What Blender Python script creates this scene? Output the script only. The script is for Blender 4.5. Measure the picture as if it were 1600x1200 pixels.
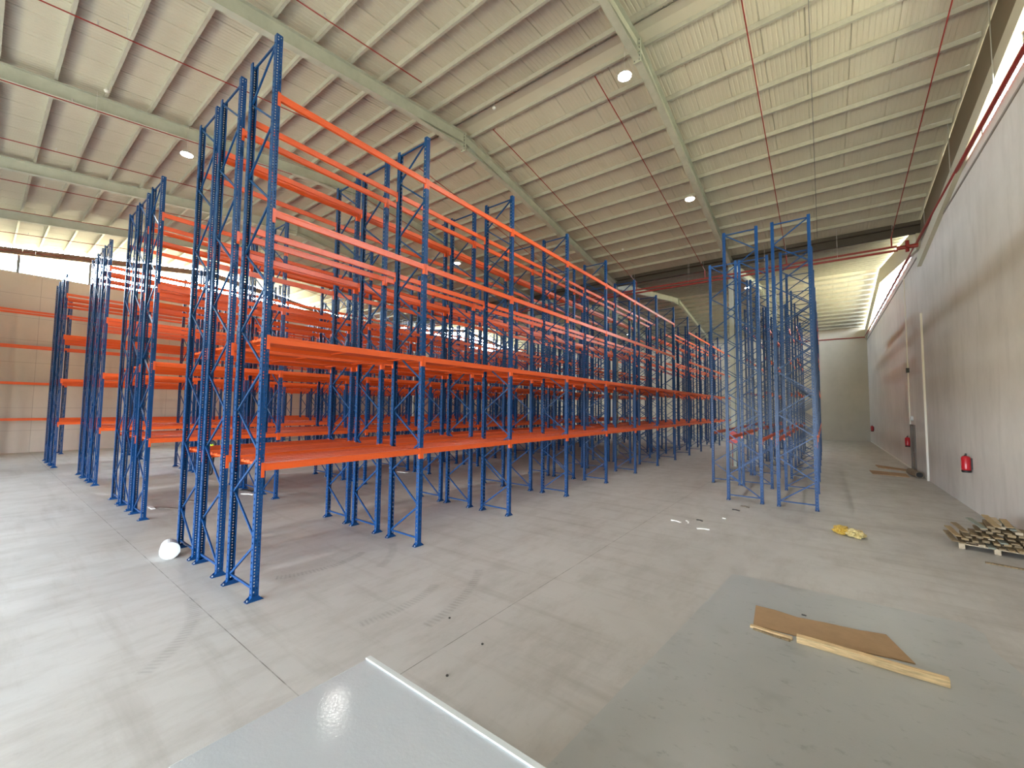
import bpy, bmesh, math, random
from mathutils import Vector, Matrix
random.seed(7)
for o in list(bpy.data.objects): bpy.data.objects.remove(o)
SC = bpy.context.scene; COL = SC.collection

# ------------------------------------------------------------------ camera, world, light, exposure
cam = bpy.data.cameras.new('camera'); cam.sensor_width = 36; cam.lens = 14.4037; cam.clip_start = .05; cam.clip_end = 500
co = bpy.data.objects.new('camera', cam); COL.objects.link(co); SC.camera = co
R_, U_, F_ = (0.795976, 0.605230, 0.010878), (0.025486, -0.051463, 0.998350), (-0.604791, 0.794386, 0.056388)
co.matrix_world = Matrix(((R_[0], U_[0], -F_[0], 7.3031), (R_[1], U_[1], -F_[1], -2.8676), (R_[2], U_[2], -F_[2], 3.1164), (0, 0, 0, 1)))

SC.view_settings.view_transform = 'Standard'; SC.view_settings.look = 'None'
SC.view_settings.gamma = 1; SC.view_settings.exposure = 0.42; SC.view_settings.use_curve_mapping = False
SKY, GROUND = 46.0, 22.0
w = bpy.data.worlds.new('world'); SC.world = w; w.use_nodes = True; nt = w.node_tree; nt.nodes.clear()
out = nt.nodes.new('ShaderNodeOutputWorld'); bg = nt.nodes.new('ShaderNodeBackground'); tc = nt.nodes.new('ShaderNodeTexCoord')
sp = nt.nodes.new('ShaderNodeSeparateXYZ'); rp = nt.nodes.new('ShaderNodeValToRGB'); ma = nt.nodes.new('ShaderNodeMath')
ma.operation = 'MULTIPLY_ADD'; ma.inputs[1].default_value = .5; ma.inputs[2].default_value = .5
rp.color_ramp.elements[0].position = .49; rp.color_ramp.elements[0].color = (GROUND / SKY, GROUND / SKY * .90, GROUND / SKY * .55, 1)
rp.color_ramp.elements[1].position = .51; rp.color_ramp.elements[1].color = (.80, .90, 1, 1)
nt.links.new(tc.outputs['Generated'], sp.inputs[0]); nt.links.new(sp.outputs[2], ma.inputs[0]); nt.links.new(ma.outputs[0], rp.inputs[0])
nt.links.new(rp.outputs[0], bg.inputs[0]); bg.inputs[1].default_value = SKY; nt.links.new(bg.outputs[0], out.inputs[0])
SC.cycles.max_bounces = 8; SC.cycles.diffuse_bounces = 3; SC.cycles.glossy_bounces = 3; SC.cycles.transparent_max_bounces = 12
SC.cycles.sample_clamp_indirect = 6; SC.cycles.caustics_reflective = False; SC.cycles.caustics_refractive = False
SC.cycles.use_denoising = True; SC.cycles.denoising_prefilter = 'NONE'

def portal(name, loc, sx, sy, direction):
    """sky portal set into a wall opening, so the daylight through it is sampled well"""
    l = bpy.data.lights.new(name, 'AREA'); l.shape = 'RECTANGLE'; l.size = sx; l.size_y = sy; l.cycles.is_portal = True
    o = bpy.data.objects.new(name, l); COL.objects.link(o); o.location = loc
    o.rotation_euler = Vector(direction).to_track_quat('-Z', 'Y').to_euler()
    return o
# building dimensions
XL, XR, YB, YV, YF = -32.0, 11.0, -15.0, 23.0, 52.6
RY1, RY2, RZ = 8.2, 37.8, 13.96
def roof_z(y):
    if y < RY1: return RZ - .125 * (RY1 - y)
    if y < RY2: return RZ - .147 * abs(y - (RY1 if y < YV else RY2))
    return RZ - .147 * (y - RY2)
WTL, WTR = 11.05, 10.85
UNSEEN_DOORS = [(-14.0, 4.0), (-6.0, 5.5), (3.5, 6.0)]     # unseen rear dock doors, placed and sized to tune the daylight: x0, width
DH = 4.8
for x0, wd in UNSEEN_DOORS: portal('unseen_door_daylight', (x0 + wd / 2, YB - .05, DH / 2), wd, DH, (0, 1, 0))
for y0, y1 in ((YB, YV), (YV, YF)):
    portal('window_daylight', (XL - .1, (y0 + y1) / 2, 12.4), y1 - y0, 2.8, (1, 0, 0))
    portal('window_daylight', (XR + .1, (y0 + y1) / 2, 12.2), y1 - y0, 2.7, (-1, 0, 0))

# ------------------------------------------------------------------ helpers
class MB:
    def __init__(s): s.v = []; s.f = []; s.m = []
    def add(s, vs, fs, mi=0):
        b = len(s.v); s.v += [tuple(v) for v in vs]; s.f += [tuple(b + i for i in f) for f in fs]; s.m += [mi] * len(fs)
    def box(s, x0, x1, y0, y1, z0, z1, mi=0):
        vs = [(x, y, z) for z in (z0, z1) for y in (y0, y1) for x in (x0, x1)]
        s.add(vs, [(0, 2, 3, 1), (4, 5, 7, 6), (0, 1, 5, 4), (2, 6, 7, 3), (0, 4, 6, 2), (1, 3, 7, 5)], mi)
    def obox(s, a, b, wd, th, up=(0, 0, 1), mi=0):
        """bar from a to b, wd across, th along up"""
        a, b = Vector(a), Vector(b); d = (b - a).normalized(); u = Vector(up); sd = d.cross(u).normalized(); u = sd.cross(d).normalized()
        vs = [p + sd * (wd / 2 * i) + u * (th / 2 * j) for p in (a, b) for j in (-1, 1) for i in (-1, 1)]
        s.add(vs, [(0, 2, 3, 1), (4, 5, 7, 6), (0, 1, 5, 4), (2, 6, 7, 3), (0, 4, 6, 2), (1, 3, 7, 5)], mi)
    def tube(s, pts, r, n=8, mi=0, cap=True):
        pts = [Vector(p) for p in pts]; rings = []
        for i, p in enumerate(pts):
            d = (pts[min(i + 1, len(pts) - 1)] - pts[max(i - 1, 0)]).normalized()
            u = Vector((0, 0, 1)) if abs(d.z) < .9 else Vector((1, 0, 0)); a = d.cross(u).normalized(); b = a.cross(d)
            rr = r[i] if isinstance(r, (list, tuple)) else r
            rings.append([p + (a * math.cos(t) + b * math.sin(t)) * rr for t in [2 * math.pi * k / n for k in range(n)]])
        vs = [v for q in rings for v in q]; fs = []
        for i in range(len(pts) - 1):
            for k in range(n): fs.append((i * n + k, i * n + (k + 1) % n, (i + 1) * n + (k + 1) % n, (i + 1) * n + k))
        if cap: fs += [tuple(range(n))[::-1], tuple((len(pts) - 1) * n + k for k in range(n))]
        s.add(vs, fs, mi)
    def prism(s, prof, axis, a, b, mi=0, cap=True):
        """profile of 2-D points extruded from a to b along axis x, y or z (profile in the other two axes, in order)"""
        def P(p, t): return {'x': (t, p[0], p[1]), 'y': (p[0], t, p[1]), 'z': (p[0], p[1], t)}[axis]
        n = len(prof); vs = [P(p, a) for p in prof] + [P(p, b) for p in prof]
        fs = [(k, (k + 1) % n, n + (k + 1) % n, n + k) for k in range(n)]
        if cap: fs += [tuple(range(n))[::-1], tuple(range(n, 2 * n))]
        s.add(vs, fs, mi)
    def mesh(s, name, mats, smooth=False):
        m = bpy.data.meshes.new(name); m.from_pydata(s.v, [], s.f)
        for q in (mats if isinstance(mats, (list, tuple)) else [mats]): m.materials.append(q)
        if any(s.m): m.polygons.foreach_set('material_index', s.m)
        bm = bmesh.new(); bm.from_mesh(m); bmesh.ops.recalc_face_normals(bm, faces=bm.faces); bm.to_mesh(m); bm.free()
        if smooth: m.polygons.foreach_set('use_smooth', [True] * len(m.polygons))
        m.update(); return m
    def obj(s, name, mats, parent=None, smooth=False, loc=None):
        return link(name, s.mesh(name, mats, smooth), parent, loc)
def link(name, me, parent=None, loc=None, rz=0):
    o = bpy.data.objects.new(name, me); COL.objects.link(o)
    if parent: o.parent = parent
    if loc: o.location = loc
    if rz: o.rotation_euler = (0, 0, rz)
    return o
def tag(o, label=None, cat=None, group=None, kind=None):
    if label: o['label'] = label
    if cat: o['category'] = cat
    if group: o['group'] = group
    if kind: o['kind'] = kind
    return o
def thing(name, label, cat, loc=(0, 0, 0), rz=0, group=None):
    o = link(name, None, None, loc, rz); return tag(o, label, cat, group)
def struct(mb, name, mats, **k): return tag(mb.obj(name, mats, **k), kind='structure')
def bevel(o, wd=.005, seg=2):
    m = o.modifiers.new('bevel', 'BEVEL'); m.width = wd; m.segments = seg; m.limit_method = 'ANGLE'; return o

# ------------------------------------------------------------------ materials
def mat(name, col, rough=.5, metal=0.0, noise=0.0, nscale=3.0, bump=0.0, bscale=40.0, spec=.5, stretch=(1, 1, 1), col2=None, emit=None, es=0):
    m = bpy.data.materials.new(name); m.use_nodes = True; n = m.node_tree; b = n.nodes['Principled BSDF']
    b.inputs['Base Color'].default_value = (*col, 1); b.inputs['Roughness'].default_value = rough
    b.inputs['Metallic'].default_value = metal; b.inputs['Specular IOR Level'].default_value = spec
    if emit: b.inputs['Emission Color'].default_value = (*emit, 1); b.inputs['Emission Strength'].default_value = es
    if noise or bump or col2:
        t = n.nodes.new('ShaderNodeTexCoord'); mp = n.nodes.new('ShaderNodeMapping'); mp.inputs['Scale'].default_value = stretch
        n.links.new(t.outputs['Object'], mp.inputs[0])
    if noise or col2:
        x = n.nodes.new('ShaderNodeTexNoise'); x.inputs['Scale'].default_value = nscale; x.inputs['Detail'].default_value = 6; x.inputs['Roughness'].default_value = .62
        n.links.new(mp.outputs[0], x.inputs['Vector']); r = n.nodes.new('ShaderNodeValToRGB')
        c2 = col2 or tuple(c * (1 - noise) for c in col); c1 = col if col2 else tuple(min(1, c * (1 + noise * .6)) for c in col)
        r.color_ramp.elements[0].position = .32; r.color_ramp.elements[0].color = (*c2, 1)
        r.color_ramp.elements[1].position = .68; r.color_ramp.elements[1].color = (*c1, 1)
        n.links.new(x.outputs['Fac'], r.inputs[0]); n.links.new(r.outputs[0], b.inputs['Base Color'])
    if bump:
        y = n.nodes.new('ShaderNodeTexNoise'); y.inputs['Scale'].default_value = bscale; y.inputs['Detail'].default_value = 3
        n.links.new(mp.outputs[0], y.inputs['Vector']); u = n.nodes.new('ShaderNodeBump'); u.inputs['Strength'].default_value = bump; u.inputs['Distance'].default_value = .02
        n.links.new(y.outputs['Fac'], u.inputs['Height']); n.links.new(u.outputs[0], b.inputs['Normal'])
    return m

BLUE = mat('blue_powder_coat', (.0022, .044, .155), .38, spec=.3)
ORANGE = mat('orange_powder_coat', (.68, .095, .014), .36, spec=.5)
DECKM = mat('orange_deck_coat', (.60, .080, .011), .42, noise=.12, nscale=1.5, stretch=(1, .2, 1))
BOLTM = mat('zinc_bolt', (.6, .6, .6), .35, .8)
STEEL = mat('pale_grey_primer', (.46, .49, .43), .5, noise=.12, nscale=2)
GALV = mat('galvanised_purlin', (.43, .43, .38), .45, .15, noise=.1, nscale=4)
CEIL = mat('roof_insulation_sheet', (.53, .515, .435), .55, noise=.08, nscale=.35, stretch=(1, .3, 1))
DARK = mat('dark_gutter', (.055, .045, .038), .6)
BROWN = mat('brown_edge_beam', (.12, .062, .045), .5)
CREAM = mat('cream_gable_rafter', (.55, .53, .42), .5)
PIPE = mat('red_pipe_paint', (.24, .016, .012), .4)
MULL = mat('grey_mullion', (.16, .17, .18), .5)
FRAMEG = mat('window_frame_grey', (.45, .46, .45), .5)
TRIMW = mat('white_trim', (.72, .68, .60), .5)
LAMPB = mat('lamp_housing', (.65, .65, .65), .4, .4)
LAMPE = mat('lamp_lens', (1, 1, 1), .4, emit=(1, .97, .92), es=60)
WOODP = mat('fresh_pine', (.74, .53, .28), .65, noise=.35, nscale=5, stretch=(1, 9, 9), bump=.2)
WOODD = mat('weathered_pallet_wood', (.26, .185, .10), .75, noise=.45, nscale=4, stretch=(8, 1, 8), bump=.3)
WOODB = mat('brown_pallet_wood', (.36, .25, .125), .75, noise=.4, nscale=4, stretch=(8, 1, 8), bump=.3)
WOODG = mat('grey_pallet_wood', (.23, .24, .19), .75, noise=.3, nscale=4, stretch=(8, 1, 8), bump=.3)
WOODL = mat('pale_pallet_wood', (.50, .40, .27), .7, noise=.3, nscale=6, bump=.2)
CARD = mat('brown_cardboard', (.36, .225, .115), .8, noise=.1, nscale=5)
RED = mat('extinguisher_red', (.42, .012, .02), .3)
BLACK = mat('black_plastic', (.012, .012, .012), .5)
WHITEP = mat('white_plastic', (.66, .69, .71), .35)
WHITEP2 = mat('white_lid_plastic', (.70, .73, .74), .35)
SCRAP = mat('white_scrap', (.8, .78, .74), .7)
DIRTB = mat('dark_scrap', (.05, .045, .04), .8)
YELF = mat('yellow_film', (.62, .50, .22), .35, noise=.35, nscale=14, bump=.5, bscale=25)
YELD = mat('deep_yellow_film', (.58, .38, .07), .4, noise=.3, nscale=14, bump=.5, bscale=25)
VEST = mat('hi_vis_vest', (.55, .85, .02), .7)
TROUS = mat('dark_trousers', (.02, .022, .03), .8)
SKIN = mat('skin', (.45, .25, .16), .6)
HAIR = mat('dark_hair', (.02, .015, .01), .7)
HELM = mat('white_hard_hat', (.75, .75, .72), .35)
DOORM = mat('grey_door', (.20, .19, .17), .5)
TAPE = mat('reflective_tape', (.75, .75, .7), .3)

def nodes_of(name):
    m = bpy.data.materials.new(name); m.use_nodes = True; n = m.node_tree; return m, n, n.nodes['Principled BSDF']
def MATH(n, op, a, b=None, c=None):
    x = n.nodes.new('ShaderNodeMath'); x.operation = op
    for i, v in enumerate((a, b, c)):
        if v is None: continue
        if isinstance(v, (int, float)): x.inputs[i].default_value = v
        else: n.links.new(v, x.inputs[i])
    return x.outputs[0]
def NOISE(n, vec, scale, detail=5, rough=.6, stretch=None):
    if stretch:
        mp = n.nodes.new('ShaderNodeMapping'); mp.inputs['Scale'].default_value = stretch; n.links.new(vec, mp.inputs[0]); vec = mp.outputs[0]
    x = n.nodes.new('ShaderNodeTexNoise'); x.inputs['Scale'].default_value = scale; x.inputs['Detail'].default_value = detail; x.inputs['Roughness'].default_value = rough
    n.links.new(vec, x.inputs['Vector']); return x.outputs['Fac']
def MIX(n, f, a, b):
    x = n.nodes.new('ShaderNodeMix'); x.data_type = 'RGBA'
    if isinstance(f, (int, float)): x.inputs[0].default_value = f
    else: n.links.new(f, x.inputs[0])
    for i, v in ((6, a), (7, b)):
        if isinstance(v, tuple): x.inputs[i].default_value = (*v, 1)
        else: n.links.new(v, x.inputs[i])
    return x.outputs[2]
def RANGE(n, v, a, b, c=0.0, d=1.0):
    x = n.nodes.new('ShaderNodeMapRange'); x.inputs[1].default_value = a; x.inputs[2].default_value = b; x.inputs[3].default_value = c; x.inputs[4].default_value = d
    n.links.new(v, x.inputs[0]); return x.outputs[0]

def floor_material():
    m, n, b = nodes_of('power_floated_concrete')
    t = n.nodes.new('ShaderNodeTexCoord').outputs['Object']; s = n.nodes.new('ShaderNodeSeparateXYZ'); n.links.new(t, s.inputs[0]); X, Y = s.outputs[0], s.outputs[1]
    base = MIX(n, RANGE(n, NOISE(n, t, .25, 6, .65), .35, .65), (.435, .415, .385), (.505, .485, .452))
    base = MIX(n, RANGE(n, NOISE(n, t, 2.2, 8, .7, (1, .35, 1)), .46, .75, 0, .48), base, (.27, .235, .195))
    base = MIX(n, RANGE(n, NOISE(n, t, 14, 4, .7, (.5, 1, 1)), .6, .8, 0, .25), base, (.24, .21, .18))
    base = MIX(n, RANGE(n, NOISE(n, t, .9, 3, .5), .58, .75, 0, .3), base, (.55, .54, .51))
    # dirt worn in along the forklift runs (long streaks across the aisles)
    base = MIX(n, RANGE(n, NOISE(n, t, 1.0, 5, .6, (.25, 2.2, 1)), .52, .76, 0, .5), base, (.25, .215, .175))
    # saw-cut joints
    def line(coord, pos, half):
        return MATH(n, 'LESS_THAN', MATH(n, 'ABSOLUTE', MATH(n, 'SUBTRACT', coord, pos)), half)
    j = None
    for c, p in ((Y, -.59), (X, 3.30)):
        l = line(c, p, .006); j = l if j is None else MATH(n, 'MAXIMUM', j, l)
    j = MATH(n, 'MULTIPLY', j, RANGE(n, NOISE(n, t, 3.0, 3), .3, .6, .1, .8))
    base = MIX(n, j, base, (.10, .085, .07))
    # tyre tracks: arcs with a tread rhythm
    for cx, cy, r, a0, a1, tread, k in ((-.3, 1.2, 2.33, -.25, .45, 210, .22), (-1.2, .8, 3.95, .1, .65, 300, .26), (-2.1, 1.5, 1.72, -.55, .5, 160, .32), (-1.6, 1.1, 2.2, .45, 1.1, 190, .26), (-1.0, -3.2, 2.6, .7, 1.5, 230, .2)):
        dx, dy = MATH(n, 'SUBTRACT', X, cx), MATH(n, 'SUBTRACT', Y, cy)
        rr = MATH(n, 'SQRT', MATH(n, 'ADD', MATH(n, 'MULTIPLY', dx, dx), MATH(n, 'MULTIPLY', dy, dy)))
        an = MATH(n, 'ARCTAN2', dy, dx)
        ring = RANGE(n, MATH(n, 'ABSOLUTE', MATH(n, 'SUBTRACT', rr, r)), .05, .11, 1, 0)
        seg = MATH(n, 'MULTIPLY', MATH(n, 'GREATER_THAN', an, a0), MATH(n, 'LESS_THAN', an, a1))
        tr = RANGE(n, MATH(n, 'SINE', MATH(n, 'MULTIPLY', an, tread)), -.3, .6, .35, 1)
        f = MATH(n, 'MULTIPLY', MATH(n, 'MULTIPLY', ring, seg), MATH(n, 'MULTIPLY', tr, RANGE(n, NOISE(n, t, 5, 3), .35, .6, .2, k * 1.6)))
        base = MIX(n, f, base, (.17, .15, .13))
    n.links.new(base, b.inputs['Base Color'])
    n.links.new(RANGE(n, NOISE(n, t, 1.3, 5), .3, .7, .36, .62), b.inputs['Roughness'])
    b.inputs['Specular IOR Level'].default_value = .45
    u = n.nodes.new('ShaderNodeBump'); u.inputs['Strength'].default_value = .08; u.inputs['Distance'].default_value = .01
    n.links.new(NOISE(n, t, 30, 3), u.inputs['Height']); n.links.new(u.outputs[0], b.inputs['Normal'])
    return m
FLOOR = floor_material()

def patch_material(name, a, c, dirt, rough):
    m, n, b = nodes_of(name); t = n.nodes.new('ShaderNodeTexCoord').outputs['Object']
    base = MIX(n, RANGE(n, NOISE(n, t, .8, 5), .35, .65), a, c)
    base = MIX(n, RANGE(n, NOISE(n, t, 5.0, 6, .7, (1, 1.6, 1)), .58, .72, 0, dirt), base, (.17, .175, .16))
    base = MIX(n, RANGE(n, NOISE(n, t, 1.7, 3, .5), .60, .70, 0, dirt * .5), base, (.24, .235, .21))
    n.links.new(base, b.inputs['Base Color']); b.inputs['Roughness'].default_value = rough; b.inputs['Specular IOR Level'].default_value = .5
    u = n.nodes.new('ShaderNodeBump'); u.inputs['Strength'].default_value = .2; u.inputs['Distance'].default_value = .004
    n.links.new(NOISE(n, t, 45, 2, .5), u.inputs['Height']); n.links.new(u.outputs[0], b.inputs['Normal'])
    return m
PATCH = patch_material('grey_floor_paint', (.385, .393, .378), (.415, .422, .408), .55, .34)
PLATM = patch_material('glossy_grey_paint', (.47, .50, .525), (.50, .525, .545), .10, .11)
RIMM = mat('pale_platform_rim', (.62, .65, .64), .3)

def wall_material(name, a, c, streak, joint=None):
    m, n, b = nodes_of(name); t = n.nodes.new('ShaderNodeTexCoord').outputs['Object']
    s = n.nodes.new('ShaderNodeSeparateXYZ'); n.links.new(t, s.inputs[0])
    base = MIX(n, RANGE(n, NOISE(n, t, .35, 7, .68), .35, .68), a, c)
    base = MIX(n, RANGE(n, NOISE(n, t, 1.2, 5, .6, (1, 1.6, .35)), .5, .8, 0, streak), base, tuple(x * .72 for x in a))
    if joint:
        for k in joint:
            l = MATH(n, 'LESS_THAN', MATH(n, 'ABSOLUTE', MATH(n, 'SUBTRACT', s.outputs[1 if abs(k[1]) < 1 else 2], k[0])), .012)
            base = MIX(n, MATH(n, 'MULTIPLY', l, .55), base, tuple(x * .5 for x in a))
    n.links.new(base, b.inputs['Base Color']); b.inputs['Roughness'].default_value = .75; b.inputs['Specular IOR Level'].default_value = .25
    u = n.nodes.new('ShaderNodeBump'); u.inputs['Strength'].default_value = .15; u.inputs['Distance'].default_value = .01
    n.links.new(NOISE(n, t, 6, 5), u.inputs['Height']); n.links.new(u.outputs[0], b.inputs['Normal'])
    return m
WALLR = wall_material('patchy_plaster', (.58, .54, .485), (.67, .63, .575), .45, [(z, 2) for z in ()])
WALLL = wall_material('beige_wall_panel', (.52, .44, .37), (.57, .49, .415), .25,
                      [(y, 0) for y in (-6, -.6, 5.9, 12.4, 18.9, 25.4, 31.9, 38.4, 44.9)] + [(z, 2) for z in (1.35, 2.75, 4.15, 5.55, 6.95, 8.35, 9.75)])
WALLF = wall_material('far_wall_plaster', (.46, .42, .34), (.52, .475, .39), .2)

def pane_material():
    m = bpy.data.materials.new('translucent_pane'); m.use_nodes = True; n = m.node_tree; n.nodes.clear()
    o = n.nodes.new('ShaderNodeOutputMaterial'); mx = n.nodes.new('ShaderNodeMixShader'); tr = n.nodes.new('ShaderNodeBsdfTransparent'); gl = n.nodes.new('ShaderNodeBsdfGlossy')
    t = n.nodes.new('ShaderNodeTexCoord').outputs['Object']; s = n.nodes.new('ShaderNodeSeparateXYZ'); n.links.new(t, s.inputs[0])
    wv = MATH(n, 'SINE', MATH(n, 'MULTIPLY', s.outputs[1], 28.0))
    n.links.new(MIX(n, RANGE(n, wv, .2, .9), (.96, .97, .97), (.62, .68, .74)), tr.inputs[0]); gl.inputs['Roughness'].default_value = .1
    mx.inputs[0].default_value = .05; n.links.new(tr.outputs[0], mx.inputs[1]); n.links.new(gl.outputs[0], mx.inputs[2]); n.links.new(mx.outputs[0], o.inputs[0])
    return m
PANE = pane_material()

# ------------------------------------------------------------------ room shell
f = MB(); f.box(XL - .3, XR + .3, YB - 3, YF + .3, -.2, 0); struct(f, 'floor', FLOOR)
f = MB(); f.box(XR, XR + .25, YB, YF, 0, WTR); 
struct(f, 'wall_right', WALLR)
f = MB(); f.box(XL - .25, XL, YB, YF, 0, WTL); struct(f, 'wall_left', WALLL)
f = MB(); f.box(XL, XR, YF, YF + .25, 0, 12.0); struct(f, 'wall_far', WALLF)
f = MB(); edges = [XL]
for x0, wd in UNSEEN_DOORS: edges += [x0, x0 + wd]
edges.append(XR)
for i in range(0, len(edges), 2): f.box(edges[i], edges[i + 1], YB - .25, YB, 0, roof_z(YB))
for x0, wd in UNSEEN_DOORS: f.box(x0, x0 + wd, YB - .25, YB, DH, roof_z(YB))
struct(f, 'wall_rear', WALLF)
# corrugated roof sheet, ribs running down the slope
def slope(y0, y1, name):
    f = MB(); x = XL - .2; pr = []
    while x < XR + .2:
        k = round((x - XL) / .125) % 8; d = .03 if k == 0 else .009
        pr += [(x, 0), (x + .075, 0), (x + .085, d), (x + .112, d)]; x += .125
    vs = []
    for px, dz in pr:
        for yy in (y0, y1): vs.append((px, yy, roof_z(yy) + dz))
    n = len(pr); fs = [(2 * i, 2 * i + 2, 2 * i + 3, 2 * i + 1) for i in range(n - 1)]
    vs += [(XL - .2, y0, roof_z(y0) + .1), (XR + .2, y0, roof_z(y0) + .1), (XR + .2, y1, roof_z(y1) + .1), (XL - .2, y1, roof_z(y1) + .1)]
    fs.append((2 * n, 2 * n + 1, 2 * n + 2, 2 * n + 3))
    f.add(vs, fs); return f
for i, (a, b) in enumerate(((YB - .25, RY1), (RY1, YV), (YV, RY2), (RY2, YF + .25))):
    o = slope(a, b, 'c').obj('ceiling' if i == 0 else 'ceiling_%d' % (i + 1), CEIL); tag(o, kind='structure')
f = MB(); f.prism([(RY1 - .35, RZ - .065), (RY1, RZ - .022), (RY1 + .35, RZ - .073), (RY1 + .35, RZ - .083), (RY1, RZ - .032), (RY1 - .35, RZ - .075)], 'x', XL, XR); struct(f, 'trim_1', CEIL)

# gable rafters along the two side walls, window bands and mullions
def band(x, off0, ztop_off, name, m, wid, spans=None):
    f = MB()
    for a, b in spans or ((YB, RY1), (RY1, YV), (YV, RY2), (RY2, YF)):
        f.prism([(a, roof_z(a) - off0), (b, roof_z(b) - off0), (b, roof_z(b) - ztop_off), (a, roof_z(a) - ztop_off)], 'x', x - wid / 2, x + wid / 2)
    return struct(f, name, m)
OFFL, OFFR, OFFR1 = .60, 1.25, 2.05
band(XL + .12, .21, OFFL, 'trim_2', BROWN, .2)
S1, S2 = ((YB, RY1), (RY1, YV)), ((YV, RY2), (RY2, YF))
band(XR - .02, 1.55, OFFR1, 'trim_3', CREAM, .24, S1)
band(XR + .06, .02, 1.56, 'trim_6', mat('gable_shade_panel', (.20, .17, .12), .7), .1, S1)  # panel coloured dark brown to stand in for the shadow above the fascia
band(XR - .02, .21, OFFR, 'trim_7', CREAM, .24, S2)
wi = 1
for x, off, wt in ((XL - .1, OFFL, WTL), (XR + .08, OFFR, WTR)):
    for a, b, r in ((YB, YV, RY1), (YV, YF, RY2)):
        off = OFFL if x < 0 else (OFFR1 if r == RY1 else OFFR)
        ys = [a + (b - a) * k / 60 for k in range(61)] + [r]; ys.sort()
        ys = [y for y in ys if roof_z(y) - off > wt + .02]
        f = MB()
        for y0, y1 in zip(ys[:-1], ys[1:]):
            f.add([(x, y0, wt), (x, y1, wt), (x, y1, roof_z(y1) - off + .05), (x, y0, roof_z(y0) - off + .05)], [(0, 1, 2, 3)])
        root = struct(f, 'window_%d' % wi, PANE); wi += 1
        f = MB(); f.box(x - .04, x + .04, ys[0], ys[-1], wt - .02, wt + .05); f.obj('sill_rail', FRAMEG, root)
        y = a + 1.0; q = 0
        while y < b:
            if ys[0] < y < ys[-1]:
                f = MB(); h = .06 if q % 2 == 0 else .02; f.box(x - .05, x + .05, y - h, y + h, wt, roof_z(y) - off + .1)
                f.obj('mullion' if q % 2 == 0 else 'glazing_bar', MULL if q % 2 == 0 else FRAMEG, root)
            y += 1.55; q += 1
# solid fillers above the wall where the gable rafter dips below its top (towards the valley)
# wall-top moulding on the right wall, bright vertical strips, door
f = MB(); f.box(XR - .03, XR, YB, YF, 10.40, 10.46); struct(f, 'trim_4', mat('wall_moulding', (.25, .22, .19), .6))
f = MB(); f.box(XR - .07, XR, 23.35, 23.47, 0, 7.65); f.box(XR - .05, XR, 27.75, 27.83, 0, 10.4); struct(f, 'trim_5', TRIMW)
f = MB(); f.box(XR - .012, XR, 27.9, YF, 0, .12); struct(f, 'baseboard_right', TRIMW)
f = MB(); f.box(XR - .03, XR, 26.5, 27.5, 0, 2.35); d = struct(f, 'door_1', DOORM)
f = MB(); f.box(XR - .07, XR, 26.42, 26.5, 0, 2.43); f.box(XR - .07, XR, 27.5, 27.58, 0, 2.43); f.box(XR - .07, XR, 26.5, 27.5, 2.35, 2.43); f.obj('door_frame', mat('brown_door_frame', (.10, .075, .055), .5), d)
f = MB(); f.tube([(XR - .08, 26.62, 1.02), (XR - .08, 26.75, 1.02)], .012); f.tube([(XR, 26.62, 1.02), (XR - .08, 26.62, 1.02)], .012); f.obj('door_handle', BOLTM, d)

# ------------------------------------------------------------------ roof steel
gut = MB(); gut.prism([(YV - .3, 11.62), (YV + .3, 11.62), (YV + .3, 11.8), (YV + .27, 11.65), (YV - .27, 11.65), (YV - .3, 11.8)], 'x', XL, XR)
gut.box(XL, XR, YV - .1, YV + .1, 11.30, 11.62)
tag(gut.obj('valley_gutter', DARK), 'dark gutter beam running across the roof valley between the two gables', 'gutter')

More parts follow.
